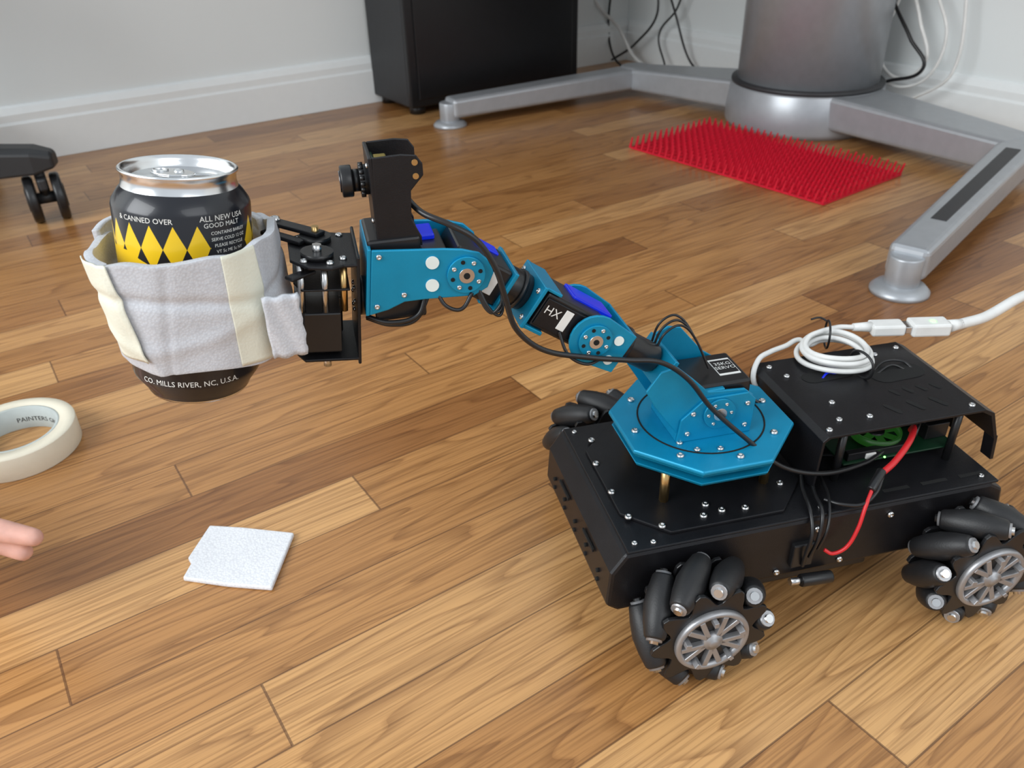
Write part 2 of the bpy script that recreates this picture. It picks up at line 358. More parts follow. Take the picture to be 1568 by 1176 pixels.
# ---------------------------------------------------------------- ROBOT
yaw=math.radians(13)
RM=Matrix.Translation((.0693,.3773,0))@Matrix.Rotation(yaw,4,'Z')
RB=empty('robot_arm_rover',RM)
YC=.0715
prism('chassis_shell',[(0,.0945),(.268,.0945),(.279,.088),(.284,.060),(.276,.046),(-.004,.046),(-.012,.052),(-.010,.080)],'y',0,.143,'blk',RB,bevel=.0025)
box('deck_plate',.001,.274,.001,.142,.0935,.0955,'blk',RB,bevel=.0008)
def octo(cx,cy,hx,hy,ch): return [(cx-hx+ch,cy-hy),(cx+hx-ch,cy-hy),(cx+hx,cy-hy+ch),(cx+hx,cy+hy-ch),(cx+hx-ch,cy+hy),(cx-hx+ch,cy+hy),(cx-hx,cy+hy-ch),(cx-hx,cy-hy+ch)]
prism('arm_mount_plate',octo(.074,.0715,.066,.062,.026),'z',.0955,.0980,'blk',RB,bevel=.0006)
for (x,y) in ((.012,.03),(.010,.057),(.010,.09),(.016,.118),(.030,.016),(.060,.018),(.074,.020),(.090,.018),(.066,.028),(.125,.035),(.13,.10),(.10,.128),(.04,.127)): screw((x,y,.0982),RB)
for (x,y) in ((.008,.008),(.008,.135),(.14,.008),(.265,.008),(.265,.135),(.15,.07),(.02,.006)): screw((x,y,.0957),RB,r=.002)
for (x,z) in ((.110,.052),(.158,.052),(.135,.085),(.19,.085)): screw((x,-.0004,z),RB,(0,-1,0),r=.0024)
for y in (.02,.045,.07,.095,.12):
    cyl('front_hole',(-.0128,y,.066),(-.0105,y,.066),.0015,'slot',RB,seg=10)
    cyl('front_hole',(-.0128,y,.058),(-.0105,y,.058),.0015,'slot',RB,seg=10)
for y0 in (.03,.085): box('front_slot',-.0122,-.0108,y0,y0+.022,.073,.0755,'slot',RB,bevel=0)
box('power_switch',.118,.134,-.004,.001,.056,.076,'blkpl',RB,bevel=.001)
cyl('dc_plug',(.118,-.006,.046),(.128,-.006,.045),.0026,'sil',RB); cyl('dc_plug_body',(.126,-.006,.045),(.150,-.006,.043),.0045,'blkpl',RB,bevel=.001)
box('underside_tray',.10,.19,.01,.133,.030,.047,'blkpl',RB,bevel=.002)
def wheel(cx,cy,side,hand,name):
    R=.0465; cz=.0465; w=.018
    E=bpy.data.objects.new(name,None); link(E,RB); E.location=(cx,cy,cz); E.rotation_euler=(0,.25 if side<0 else .6,0)
    n=9; rr=.0100
    for k in range(n):
        a=2*pi*k/n; rad=Vector((math.cos(a),0,math.sin(a))); tan=Vector((-math.sin(a),0,math.cos(a)))
        d=(tan*math.sin(math.radians(45))*hand+Vector((0,1,0))*math.cos(math.radians(45))).normalized()
        c=rad*(R-rr)
        prof=[(0,-.0205),(.0040,-.0205),(.0058,-.0203),(.0068,-.019),(.0088,-.010),(rr,0),(.0088,.010),(.0068,.019),(.0058,.0203),(.0040,.0205),(0,.0205)]
        mw=Matrix.Translation(c)@d.to_track_quat('Z','Y').to_matrix().to_4x4()
        lathe('roller',prof,'rub',E,seg=20,mw=mw)
        cyl('roller_pin',c-d*.0235,c+d*.0235,.0028,'sil',E,seg=12)
        cyl('roller_core',c-d*.0218,c+d*.0218,.0050,'wsil',E,seg=14)
    for s in (-1,1):
        pts=[]
        for k in range(n*8):
            a=2*pi*k/(n*8)+s*hand*.18; r=.0345+.0060*math.cos(n*(a))
            pts.append((r*math.cos(a),r*math.sin(a)))
        prism('hub_plate',pts,'y',s*w*.72,s*w*.72+s*.003,'blkpl',E,bevel=.0006)
    cyl('hub_core',(0,-w*.8,0),(0,w*.8,0),.0235,'blkpl',E)
    cyl('axle',(0,0,0),(0,-side*.030,0),.006,'blkpl',E)
    y0=side*w*.80
    mwd=Matrix.Translation((0,y0,0))@Vector((0,side,0)).to_track_quat('Z','Y').to_matrix().to_4x4()
    lathe('rim',[(.0205,.0),(.0250,.0),(.0250,.004),(.0240,.0055),(.0215,.005),(.0205,.003),(.0205,0)],'wsil',E,seg=48,mw=mwd)
    lathe('dish',[(0,.0005),(.021,.0005),(.021,.0015),(0,.0015)],'slot',E,mw=mwd)
    for k in range(5):
        a0=2*pi*k/5
        for sg in (-1,1):
            a=a0+sg*.20; rad=Vector((math.cos(a),0,math.sin(a)))
            obox('spoke',rad*.0132+Vector((0,y0+side*.0030,0)),(.0165,.0046,.0036),'wsil',E,ang=a+sg*.12,bevel=.0005)
        a=a0+pi/5; rad=Vector((math.cos(a),0,math.sin(a)))
        obox('rim_web',rad*.0190+Vector((0,y0+side*.0028,0)),(.0040,.012,.003),'wsil',E,ang=a,bevel=.0004)
    lathe('cap',[(0,.007),(.003,.007),(.0035,.006),(.0062,.0055),(.007,.003),(.007,0),(0,0)],'wsil',E,mw=mwd,seg=24)
wheel(.045,-.021,-1,-1,'wheel_front_near'); wheel(.250,-.021,-1,1,'wheel_rear_near')
wheel(.045,.184,1,1,'wheel_front_far'); wheel(.250,.184,1,-1,'wheel_rear_far')
tx,ty=.0785,.0725
for (x,y) in ((.041,.040),(.115,.040),(.041,.104),(.115,.104)): cyl('standoff',(x,y,.097),(x,y,.126),.0032,'brass',RB,seg=6)
def frus(name,a0,z0,a1,z1,m):
    bm=bmesh.new(); n=8; k=1/math.cos(pi/8)
    lo=[bm.verts.new((tx+a0*k*math.cos(pi/8+i*pi/4),ty+a0*k*math.sin(pi/8+i*pi/4),z0)) for i in range(n)]
    hi=[bm.verts.new((tx+a1*k*math.cos(pi/8+i*pi/4),ty+a1*k*math.sin(pi/8+i*pi/4),z1)) for i in range(n)]
    bm.faces.new(lo[::-1]); bm.faces.new(hi)
    for i in range(n): bm.faces.new((lo[i],lo[(i+1)%n],hi[(i+1)%n],hi[i]))
    return fin(name,bm,m,RB,bevel=.0008)
frus('turntable_lower_plate',.0540,.1235,.0560,.1270,'blue')
cyl('turntable_bearing',(tx,ty,.126),(tx,ty,.134),.047,'blk',RB,seg=64)
frus('turntable_upper_rim',.0560,.1320,.0585,.1365,'blue'); frus('turntable_upper_plate',.0585,.1362,.0578,.1385,'blue')
lathe('turntable_ring',[(.0425,.1384),(.0436,.1384),(.0436,.1389),(.0425,.1389),(.0425,.1384)],'slot',RB,seg=72,mw=Matrix.Translation((tx,ty,0)))
for k in range(8):
    a=k*pi/4+.1; screw((tx+.050*math.cos(a),ty+.050*math.sin(a),.1388),RB,r=.0026)
for (x,y) in ((.06,.037),(.075,.034),(.052,.047)): screw((x,y,.1388),RB,r=.0022)
NP=[(.027,.181),(.034,.168),(.055,.1385),(.102,.1385),(.103,.166),(.096,.172),(.070,.174),(.058,.186),(.047,.196),(.036,.194)]
prism('turret_plate_near',[(.050,.1385),(.103,.1385),(.104,.164),(.098,.170),(.068,.170),(.052,.156)],'y',.0475,.0495,'blue',RB)
prism('shoulder_plate_near',NP,'y',.0495,.0515,'blue',RB)
FP=[(.030,.178),(.055,.1385),(.104,.1385),(.104,.166),(.084,.180),(.067,.200),(.058,.202),(.045,.196)]
prism('shoulder_plate_far',FP,'y',.0915,.0935,'blue',RB)
obox('shoulder_crossplate',(.041,YC,.190),(.003,.042,.022),'blue',RB,ang=math.radians(145),bevel=.0006)
box('turret_servo',.060,.102,.053,.090,.140,.1765,'blkpl',RB,bevel=.0015)
box('turret_top',.056,.082,.050,.092,.172,.1745,'blue',RB)
prism('turret_front_web',[(.050,.1385),(.053,.1385),(.056,.174),(.053,.174)],'y',.050,.092,'blue',RB)
box('servo_label',.084,.099,.062,.082,.1764,.1768,'txt',RB,bevel=0); box('servo_label_band',.0845,.0985,.064,.080,.1767,.1770,'blkpl',RB,bevel=0)
text_flat('servo_print','35KG\nSERVO',.005,Matrix.Translation((.0915,.0735,.1772)),'txt',RB)
cyl('shoulder_horn',(.078,.0475,.158),(.078,.0455,.158),.011,'blue',RB); cyl('shoulder_horn_cap',(.078,.0456,.158),(.078,.0445,.158),.0045,'sil',RB)
for k in range(6): a=k*pi/3; screw((.078+.008*math.cos(a),.0455,.158+.008*math.sin(a)),RB,(0,-1,0),r=.0013)
for p in ((.057,.145),(.098,.145),(.098,.162),(.06,.160)): screw((p[0],.0474,p[1]),RB,(0,-1,0),r=.0019)
j2=Vector((-.009,.225)); j3=Vector((-.084,.277)); d=(j3-j2).normalized(); la=math.atan2(d.y,d.x); L=(j3-j2).length; nrm=Vector((-d.y,d.x))
def at(t,n=0,y=YC): p=j2+d*t-nrm*n; return (p.x,y,p.y)
cyl('forearm_tube_lower',at(-.058),at(-.022),.0098,'blkpl',RB,bevel=.001)
cyl('tube_collar',at(-.034),at(-.029),.0115,'blkpl',RB,bevel=.0008)
def jplate(name,c,r,ang,wb,lb,y0,y1):
    ca,sa=math.cos(ang),math.sin(ang); pts=[]
    for k in range(13):
        a=pi/2+pi*k/12; pts.append((r*math.cos(a),r*math.sin(a)))
    pts+=[(lb,-wb),(lb,wb)]
    P=[(c[0]+x*ca-y*sa,c[1]+x*sa+y*ca) for x,y in pts]
    return prism(name,P,'y',y0,y1,'blue',RB)
for y0 in (.0480,.0925): jplate('elbow_plate',j2,.0160,la+pi,.0135,.023,y0,y0+.002)
p=at(-.022); obox('elbow_crossplate',p,(.002,.046,.027),'blue',RB,ang=la)
def horn(c,y,r=.0105):
    cyl('servo_horn',(c[0],y,c[1]),(c[0],y-.0018,c[1]),r,'blue',RB,bevel=.0003)
    cyl('horn_center',(c[0],y-.0015,c[1]),(c[0],y-.0028,c[1]),.0042,'sil',RB); cyl('horn_bore',(c[0],y-.0028,c[1]),(c[0],y-.0031,c[1]),.0018,'slot',RB,seg=12)
    for k in range(8):
        a=k*pi/4+.2; q=(c[0]+.0078*math.cos(a),y-.0017,c[1]+.0078*math.sin(a))
        if k%2: screw(q,RB,(0,-1,0),r=.0014)
        else: cyl('horn_hole',q,(q[0],q[1]-.0004,q[2]),.0012,'slot',RB,seg=10)
def disc(p,y,r=.0036): cyl('white_cap',(p[0],y,p[1]),(p[0],y-.0008,p[1]),r,'disc',RB,seg=20)
horn(j2,.048)
disc((.0060,.2225),.048,.0031); disc((-.0005,.2105),.048,.0031)
obox('servo_body',at(.018),(.044,.036,.023),'blkpl',RB,ang=la,bevel=.0015)
obox('servo_case_line',at(.018,0,.053),(.042,.002,.018),'blk',RB,ang=la)
obox('servo_led',at(.002,.0118,.078),(.030,.020,.003),'blueled',RB,ang=la,bevel=.001)
obox('link_plate',at(.044),(.0025,.042,.028),'blue',RB,ang=la); obox('link_flange',at(.037,-.0125),(.014,.040,.0025),'blue',RB,ang=la); obox('link_flange_top',at(.038,.0130),(.012,.038,.002),'blue',RB,ang=la)
for n_ in (-.009,.009):
    for yy in (.055,.088): screw(at(.0455,n_,yy),RB,(d.x,0,d.y),r=.0018)
cyl('forearm_tube_upper',at(.045),at(.063),.0112,'blkpl',RB,bevel=.001); cyl('tube_ring',at(.049),at(.052),.0122,'blkpl',RB)
obox('link_plate',at(.064),(.0025,.042,.026),'blue',RB,ang=la); obox('link_flange',at(.069,-.0115),(.011,.038,.002),'blue',RB,ang=la)
for n_ in (-.009,.009): screw(at(.0625,n_,.055),RB,(-d.x,0,-d.y),r=.0018)
obox('servo_body',at(.083),(.036,.036,.023),'blkpl',RB,ang=la,bevel=.0015)
obox('servo_led',at(.078,.0118,.080),(.016,.012,.002),'blueled',RB,ang=la,bevel=.0008)
RT=Matrix.Rotation(pi/2,4,'X')
def label(t,n,body,size,rotd,y):
    p=at(t,n,y); text_flat('servo_print',body,size,Matrix.Translation(p)@Matrix.Rotation(-rotd,4,'Y')@RT,'txt',RB)
for t_ in (.022,.074):
    obox('servo_label',at(t_,.001,.0522),(.0055,.0012,.013),'txt',RB,ang=la,bevel=.0003)
label(.032,-.000,'HX',.0075,la+pi,.0518)
label(.079,.0,'HX',.008,la+pi/2,.0520)
bp=[(-.1325,.297),(-.095,.2935),(-.085,.2920),(-.076,.289),(-.0700,.283),(-.0685,.276),(-.072,.268),(-.080,.264),(-.107,.2655),(-.118,.2655),(-.127,.262),(-.1375,.260)]
for y0 in (.0480,.0925): prism('wrist_plate',bp,'y',y0,y0+.0018,'blue',RB,bevel=.0007)
horn((-.0838,.2775),.048)
disc((-.1015,.2865),.048,.0036); disc((-.1025,.2735),.048,.0036)
for p in ((-.129,.293),(-.133,.265),(-.118,.270)): screw((p[0],.0478,p[1]),RB,(0,-1,0),r=.0016)
prism('wrist_end_plate',[(-.1345,.2975),(-.1325,.2975),(-.1375,.260),(-.1395,.260)],'y',.048,.0943,'blue',RB)
box('wrist_servo',-.134,-.106,.053,.090,.253,.300,'blkpl',RB,bevel=.0015)
box('wrist_servo_led',-.106,-.096,.072,.090,.2895,.293,'blueled',RB,bevel=.001)
box('wrist_servo_rear',-.106,-.092,.056,.088,.262,.290,'blkpl',RB,bevel=.001)
cp=[(-.1265,.3425),(-.112,.3430),(-.1045,.3420),(-.1015,.3375),(-.1015,.3315),(-.1085,.324),(-.1095,.309),(-.105,.299),(-.105,.294),(-.128,.296)]
prism('camera_bracket_near',cp,'y',.0545,.0560,'blk',RB,bevel=.0005); prism('camera_bracket_far',cp,'y',.085,.0865,'blk',RB,bevel=.0005)
prism('camera_bracket_front',[(-.1285,.3425),(-.1265,.3425),(-.1265,.296),(-.1285,.296)],'y',.0545,.0865,'blk',RB,bevel=.0005)
prism('camera_bracket_foot',[(-.128,.2965),(-.105,.295),(-.105,.2965),(-.128,.298)],'y',.0545,.0865,'blk',RB)
box('camera_board',-.1262,-.1245,.058,.083,.305,.338,'pcb',RB); box('camera_connector',-.1245,-.118,.060,.076,.332,.3385,'gold',RB)
for (x,z) in ((-.1055,.3385),(-.1055,.3315)): cyl('ear_hole',(x,.0546,z),(x,.0541,z),.0016,'brass',RB,seg=12)
cyl('lens_mount',(-.128,YC,.327),(-.133,YC,.327),.0078,'blkpl',RB,bevel=.0005)
for k in range(16):
    a=k*pi/8; cyl('focus_tooth',(-.1328,YC+.0078*math.cos(a),.327+.0078*math.sin(a)),(-.1305,YC+.0078*math.cos(a),.327+.0078*math.sin(a)),.0012,'blkpl',RB,seg=8)
cyl('lens_neck',(-.133,YC,.327),(-.1365,YC,.327),.0058,'blkpl',RB)
cyl('lens_head',(-.1365,YC,.327),(-.1425,YC,.327),.0082,'blkpl',RB,bevel=.0008); cyl('lens_glass',(-.1424,YC,.327),(-.1432,YC,.327),.0055,'glass',RB)
for z in (.337,.308): screw((-.1288,.061,z),RB,(-1,0,0),r=.0014)
GT=Matrix.Translation((-.1415,YC,.264))@Matrix.Rotation(math.radians(6),4,'Y')@Matrix.Translation((.1415,-YC,-.264))
GR=bpy.data.objects.new('gripper',None); link(GR,RB); GR.matrix_local=GT
box('grip_plate',-.1435,-.1418,.048,.095,.231,.294,'blk',GR)
cyl('grip_horn',(-.1418,YC,.262),(-.137,YC,.262),.011,'blkpl',GR)
for k in range(6): a=k*pi/3; screw((-.1437,YC+.0075*math.cos(a),.262+.0075*math.sin(a)),GR,(-1,0,0),r=.0013)
tp=[(-.143,.048),(-.150,.048),(-.156,.044),(-.168,.046),(-.177,.056),(-.178,.088),(-.166,.098),(-.150,.095),(-.143,.095)]
ZT=.2885
prism('grip_top_plate',tp,'z',ZT,ZT+.0017,'blk',GR); prism('grip_bottom_plate',[(-.143,.048),(-.172,.048),(-.176,.056),(-.176,.088),(-.166,.095),(-.143,.095)],'z',.2335,.2352,'blk',GR)
prism('grip_mid_plate',[(-.147,.05),(-.172,.05),(-.176,.06),(-.176,.09),(-.147,.093)],'z',.2745,.2758,'blk',GR)
box('grip_servo',-.172,-.152,.050,.074,.238,.262,'blkpl',GR,bevel=.001); box('grip_servo2',-.176,-.150,.074,.094,.238,.260,'blkpl',GR,bevel=.001)
for (x,y) in ((-.172,.053),(-.160,.052),(-.150,.053),(-.172,.092),(-.152,.092)): cyl('grip_post',(x,y,.262),(x,y,ZT),.0019,'sil' if x<-.155 else 'brass',GR,seg=10)
for (x,y) in ((-.170,.053),(-.157,.050),(-.150,.056),(-.163,.064),(-.163,.088),(-.150,.090),(-.173,.085)): screw((x,y,ZT+.0019),GR,r=.0021)
cyl('grip_gear',(-.163,.060,ZT+.0017),(-.163,.060,ZT+.005),.0085,'blkpl',GR,seg=18); cyl('grip_gear2',(-.163,.083,ZT+.0017),(-.163,.083,ZT+.005),.0085,'blkpl',GR,seg=18)
cyl('grip_bolt',(-.163,.060,ZT+.003),(-.163,.060,ZT+.0085),.0026,'sil',GR,seg=6); cyl('grip_bolt2',(-.163,.083,ZT+.003),(-.163,.083,ZT+.010),.0022,'brass',GR,seg=6)
def gbar(name,p,q,w,z0,z1):
    p=Vector(p);q=Vector(q); dd=q-p; a=math.atan2(dd.y,dd.x); c=(p+q)/2
    obox(name,(c.x,c.y,(z0+z1)/2),(dd.length+w,w,z1-z0),'blk',GR,ang=a,axis='Z',bevel=.0008)
gbar('jaw_link',(-.163,.083),(-.184,.100),.008,ZT+.005,ZT+.0075)
gbar('jaw_side',(-.172,.078),(-.188,.092),.006,ZT+.002,ZT+.0045)
screw((-.184,.100,ZT+.0077),GR,r=.003); cyl('jaw_pin',(-.184,.100,.236),(-.184,.100,ZT+.006),.0022,'sil',GR)
gbar('jaw_near',(-.168,.052),(-.176,.045),.006,ZT-.0045,ZT-.0025)
cyl('lower_bolt',(-.160,.056,.227),(-.160,.056,.234),.0022,'sil',GR)
prism('rear_cover',[(.143,.097),(.1445,.097),(.1460,.136),(.1495,.1385),(.266,.1385),(.274,.134),(.283,.113),(.286,.113),(.2765,.136),(.268,.1405),(.148,.1405),(.144,.137)],'y',.024,.124,'blk',RB,bevel=.0004)
for y0,y1 in ((.024,.034),(.06,.088),(.114,.124)): prism('rear_cover_leg',[(.283,.115),(.286,.115),(.289,.094),(.286,.094)],'y',y0,y1,'blk',RB,bevel=.0004)
for k in range(4):
    cyl('rear_hole',(.2800,.032+.028*k,.1265),(.2815,.032+.028*k,.1272),.003,'slot',RB,seg=14)
def slot(x,y,l,w,a):
    bm=bmesh.new(); vs=[]
    for s,c0 in ((1,0),(-1,pi)):
        for k in range(7):
            t=c0-pi/2+pi*k/6; X=s*l/2+w/2*math.cos(t); Y=w/2*math.sin(t)
            vs.append(bm.verts.new((x+X*math.cos(a)-Y*math.sin(a),y+X*math.sin(a)+Y*math.cos(a),.1407)))
    bm.faces.new(vs); fin('vent_slot',bm,'slot',RB)
for k in range(3): slot(.208+.018*k,.042,.010,.004,math.radians(115))
for k in range(4): slot(.222+.011*k,.060,.006,.0032,math.radians(115))
slot(.190,.094,.028,.014,.05); slot(.240,.083,.024,.020,.05)
for (x,y) in ((.152,.031),(.165,.040),(.160,.10),(.154,.115),(.172,.060),(.262,.031),(.262,.115),(.187,.038),(.24,.11)): screw((x,y,.1407),RB,r=.0023)
for (x,y) in ((.165,.032),(.165,.116),(.255,.032),(.255,.116)): cyl('cover_standoff',(x,y,.0955),(x,y,.139),.0028,'blkpl',RB,seg=8)
box('controller_board',.172,.262,.034,.112,.1040,.1056,'pcb',RB); box('board_chip',.20,.222,.045,.065,.1056,.109,'blkpl',RB); box('usb_port',.244,.262,.044,.058,.1056,.118,'blkpl',RB); box('usb_port',.244,.262,.063,.078,.1056,.118,'blkpl',RB)
box('pin_header',.176,.226,.036,.041,.1056,.112,'blkpl',RB); box('header_white',.190,.198,.035,.040,.1056,.110,'txt',RB)
lathe('fan_ring',[(.016,0),(.0175,0),(.0175,.006),(.016,.006),(.016,0)],'gglow',RB,mw=Matrix.Translation((.210,.055,.109)))
cyl('fan_hub',(.210,.055,.108),(.210,.055,.114),.006,'blkpl',RB)
for k in range(7):
    a=k*2*pi/7; obox('fan_blade',(.210+.010*math.cos(a),.055+.010*math.sin(a),.112),(.012,.005,.0012),'gglow',RB,ang=a,axis='Z',bevel=0)
box('status_led',.194,.1965,.0325,.034,.1056,.1072,'green',RB); box('status_led',.203,.2045,.0325,.034,.1056,.1070,'green',RB)
for k in range(3): box('deck_slot',.19+.03*k,.21+.03*k,.010,.013,.0954,.0957,'slot',RB,bevel=0)
tube('camera_cable',[(-.112,.075,.318),(-.104,.055,.312),(-.091,.046,.307),(-.078,.043,.298),(-.0685,.042,.281),(-.064,.042,.264),(-.058,.042,.243),(-.042,.042,.227),(-.014,.043,.217),(.011,.043,.211),(.032,.043,.206),(.051,.043,.191),(.069,.041,.167),(.093,.034,.143),(.118,.026,.121),(.150,.024,.110),(.185,.030,.107),(.206,.038,.108)],.00165,'blkpl',RB)
tube('cable',[(-.139,.056,.256),(-.127,.050,.2535),(-.112,.049,.256),(-.106,.052,.267)],.0013,'blkpl',RB)
tube('cable',[(-.139,.058,.254),(-.127,.053,.2505),(-.113,.050,.253),(-.104,.053,.266)],.0011,'blkpl',RB)
tube('cable',[(-.100,.050,.268),(-.096,.046,.261),(-.088,.045,.2585),(-.081,.048,.266)],.0011,'blkpl',RB)
for i in range(3): tube('cable',[(-.078,.050,.270-.002*i),(-.072,.045,.256-.001*i),(-.066,.045,.252+.003*i),(-.064,.050,.263)],.0009,'blkpl',RB)
for i in range(3): tube('cable',[(.040,.070+.004*i,.198),(.046,.071+.004*i,.209+.002*i),(.057,.072+.003*i,.213+.002*i),(.068,.072,.202),(.078,.068,.180)],.0008,'blkpl',RB)
tube('cable',[(-.030,.052,.232),(-.026,.046,.219),(-.015,.044,.212),(-.004,.047,.213)],.0010,'blkpl',RB)
tube('cable',[(.12,.080,.142),(.150,.064,.118),(.146,.045,.103),(.136,.025,.100),(.130,.005,.0985),(.127,-.006,.088),(.125,-.007,.070),(.126,-.005,.058)],.0013,'blkpl',RB)
tube('cable',[(.13,.075,.13),(.152,.060,.112),(.150,.040,.102),(.142,.020,.099),(.136,.000,.0985),(.132,-.007,.084),(.129,-.006,.066)],.0013,'blkpl',RB)
tube('cable',[(.145,.07,.103),(.155,.045,.100),(.152,.022,.099),(.144,.004,.098),(.138,-.006,.088),(.134,-.006,.072)],.0010,'blkpl',RB)
tube('red_wire',[(.229,.043,.118),(.226,.038,.124),(.214,.026,.123),(.196,.015,.117),(.183,.010,.113)],.0022,'redw',RB)
tube('red_wire',[(.172,.002,.108),(.165,-.004,.100),(.160,-.008,.086),(.154,-.009,.072),(.146,-.007,.066),(.141,-.004,.068)],.0013,'redw',RB)
tube('black_wire',[(.183,.008,.112),(.174,.000,.107),(.164,-.002,.101),(.152,.004,.099),(.145,.012,.098)],.0013,'blkpl',RB)
cyl('wire_connector',(.185,.012,.114),(.171,.002,.108),.0032,'blkpl',RB,bevel=.0008)
tube('black_wire',[(.231,.040,.116),(.225,.034,.122),(.236,.044,.126),(.246,.05,.115)],.0012,'blkpl',RB)
for i in range(3): tube('cable',[(.165,.055+.01*i,.100),(.178,.045+.01*i,.104),(.19,.036+.008*i,.100)],.0010,'blkpl',RB)
tube('blue_wire',[(.182,.090,.139),(.190,.094,.1425),(.200,.094,.139)],.0008,'blueled',RB)
tube('black_wire',[(.225,.090,.1395),(.238,.096,.143),(.252,.093,.1425),(.256,.084,.139)],.0009,'blkpl',RB)
tube('brown_wire',[(.225,.086,.1395),(.240,.090,.143),(.250,.086,.1395)],.0009,'blkpl',RB)

# ---------------------------------------------------------------- USB cable
UC=empty('usb_cable',RM)
pts=[(.149,.108,.1180),(.141,.113,.134),(.147,.120,.1455),(.160,.127,.1465),(.178,.134,.1455),(.192,.139,.146)]
n=5*14
for i in range(n+1):
    a=pi*.62-2*pi*i/14; k=i/14
    r=.0240+.0026*math.sin(k*2.3)
    pts.append((.206+r*math.cos(a)+.0016*math.sin(5*k),.112+r*math.sin(a)*.96,.1435+.0020*k+.0012*math.sin(i*.9)))
pts+=[(.222,.136,.154),(.236,.136,.152)]
tube('thin_cable',pts,.0020,'white',UC)
tube('zip_tie',[(.2095,.127,.1425),(.2095,.127,.1575),(.2165,.142,.1575),(.2165,.142,.1425)],.0009,'blkpl',UC,cyc=True)
tube('zip_tail',[(.2165,.142,.157),(.212,.146,.159),(.205,.147,.158)],.0008,'blkpl',UC)
tube('zip_tie',[(.2130,.079,.1425),(.2130,.079,.1565),(.2105,.096,.1565),(.2105,.096,.1425)],.0010,'blkpl',UC,cyc=True)
aU=math.atan2(-.014,.062)
cyl('strain_relief',(.236,.136,.152),(.250,.1335,.1515),.0030,'white',UC,r2=.0042)
obox('plug_body',(.262,.1305,.1505),(.026,.014,.009),'white',UC,ang=aU,axis='Z',bevel=.0018)
obox('plug_shell',(.2775,.1268,.1505),(.006,.0115,.0055),'sil',UC,ang=aU,axis='Z',bevel=.0004)
obox('socket_body',(.294,.1228,.1505),(.030,.0160,.0105),'white',UC,ang=aU,axis='Z',bevel=.0018)
cyl('socket_led',(.296,.1215,.1550),(.296,.1215,.1562),.0024,'green',UC,seg=14)
cyl('strain_relief',(.309,.119,.1505),(.320,.118,.1515),.0052,'white',UC,r2=.0040)
tube('extension_cable',[(.318,.118,.1513),(.345,.122,.152),(.390,.135,.158),(.44,.15,.150),(.52,.17,.07),(.58,.19,.012),(.66,.22,.0045),(.8,.25,.0045)],.0042,'white',UC)

# ---------------------------------------------------------------- can
CM=RM@Matrix.Translation((-.2270,.0715,.2825))@Matrix.Rotation(math.radians(-4.5),4,'X')@Matrix.Rotation(math.radians(7),4,'Y')@Matrix.Translation((0,0,-.060))
CN=empty('beverage_can',CM)
lathe('body',[(.0265,.0015),(.0275,.004),(.0325,.0115),(.0331,.014),(.0331,.1020),(.0325,.1042),(.0292,.1092),(.0277,.1108)],'can',CN,seg=96)
lathe('base',[(0,.008),(.012,.0065),(.021,.002),(.024,0),(.0258,.0002),(.0265,.0015)],'alu',CN,seg=72)
lathe('lid',[(.0277,.1108),(.0270,.1135),(.0270,.1170),(.0280,.1182),(.0281,.1192),(.0274,.1198),(.0264,.1194),(.0256,.1170),(.0248,.1135),(.0240,.1130),(.0232,.1145),(0,.1148)],'alu',CN,seg=96)
tabpts=[(.010*math.cos(t)*(1.25 if math.cos(t)>0 else 1),.0075*math.sin(t)) for t in [2*pi*k/24 for k in range(24)]]
o=prism('tab',tabpts,'z',.1155,.1168,'alu',CN,bevel=.0004); o.location=(-.004,0,0); o.rotation_euler=(0,0,-.4)
lathe('tab_hole',[(.0028,.1168),(.0040,.1168),(.0040,.1174),(.0028,.1174),(.0028,.1168)],'alu',CN,mw=Matrix.Translation((-.009,.002,0)))
lathe('rivet',[(0,.1180),(.0022,.1178),(.0026,.1165),(.0026,.115)],'alu',CN)
lathe('opening_score',[(.0078,.1147),(.0084,.1153),(.0090,.1147)],'alu',CN,mw=Matrix.Translation((.011,-.004,0)))
rt=.0333
def t_(b,s,a,z,m='txt'): text_cyl('label_print',b,s,rt,math.radians(a),z,m,CN)
t_('& CANNED OVER',.0036,-116,.0990)
t_('ALL NEW USA',.0038,-50,.0998); t_('GOOD MALT',.0033,-51,.0966)
for i,s in enumerate(('CONTAINS BARLEY','SERVE COLD 12 OZ','PLEASE RECYCLE','VT 5c ME 5c NY','STORE UPRIGHT','DRINK FRESH ALE','BATCH NO 4417','HI 5c OR 10c CT','LOT 22 A')): t_(s,.0023,-45,.0930-.0031*i)
t_('NE',.0070,-118,.0665,'blk')
t_('CO. MILLS RIVER, NC, U.S.A.',.0042,-92,.0135)

# ---------------------------------------------------------------- foam sleeve round the can
FW=empty('foam_sleeve',RM)
WX,WY=-.2215,.0705
def surf(th,z,off=0):
    e=2/2.7; c,s=math.cos(th),math.sin(th)
    h=(z-.283)/.03
    ax=(.0435 if c>0 else .0460)+.0015*h*(-1 if c>0 else 1)+off; by=.0480+off-.0012*abs(h)
    x=ax*math.copysign(abs(c)**e,c); y=by*math.copysign(abs(s)**e,s)
    wr=.0007*math.sin(5*th+2*h)+.0003*math.sin(13*th-2*h)-.0014*math.exp(-((h-.25-.15*math.sin(2*th))/.09)**2)+.0010*math.exp(-((h+.35+.2*math.sin(3*th+1))/.14)**2)
    wr+=-.0008*math.exp(-((th-4.55-.1*h)/.03)**2)+.0008*math.exp(-((th-4.15+.2*h)/.05)**2)
    x+=wr*c; y+=wr*s
    return Vector((WX+x,WY+y,z))
def zb(th): return .2535+.0018*math.sin(2*th+.5)+.0008*math.sin(7*th)+(.004*max(0,math.sin(th)))
def zt(th): return .3112+.0008*math.sin(9*th+1)-.0115*max(0,math.sin(th)+.25)/1.25
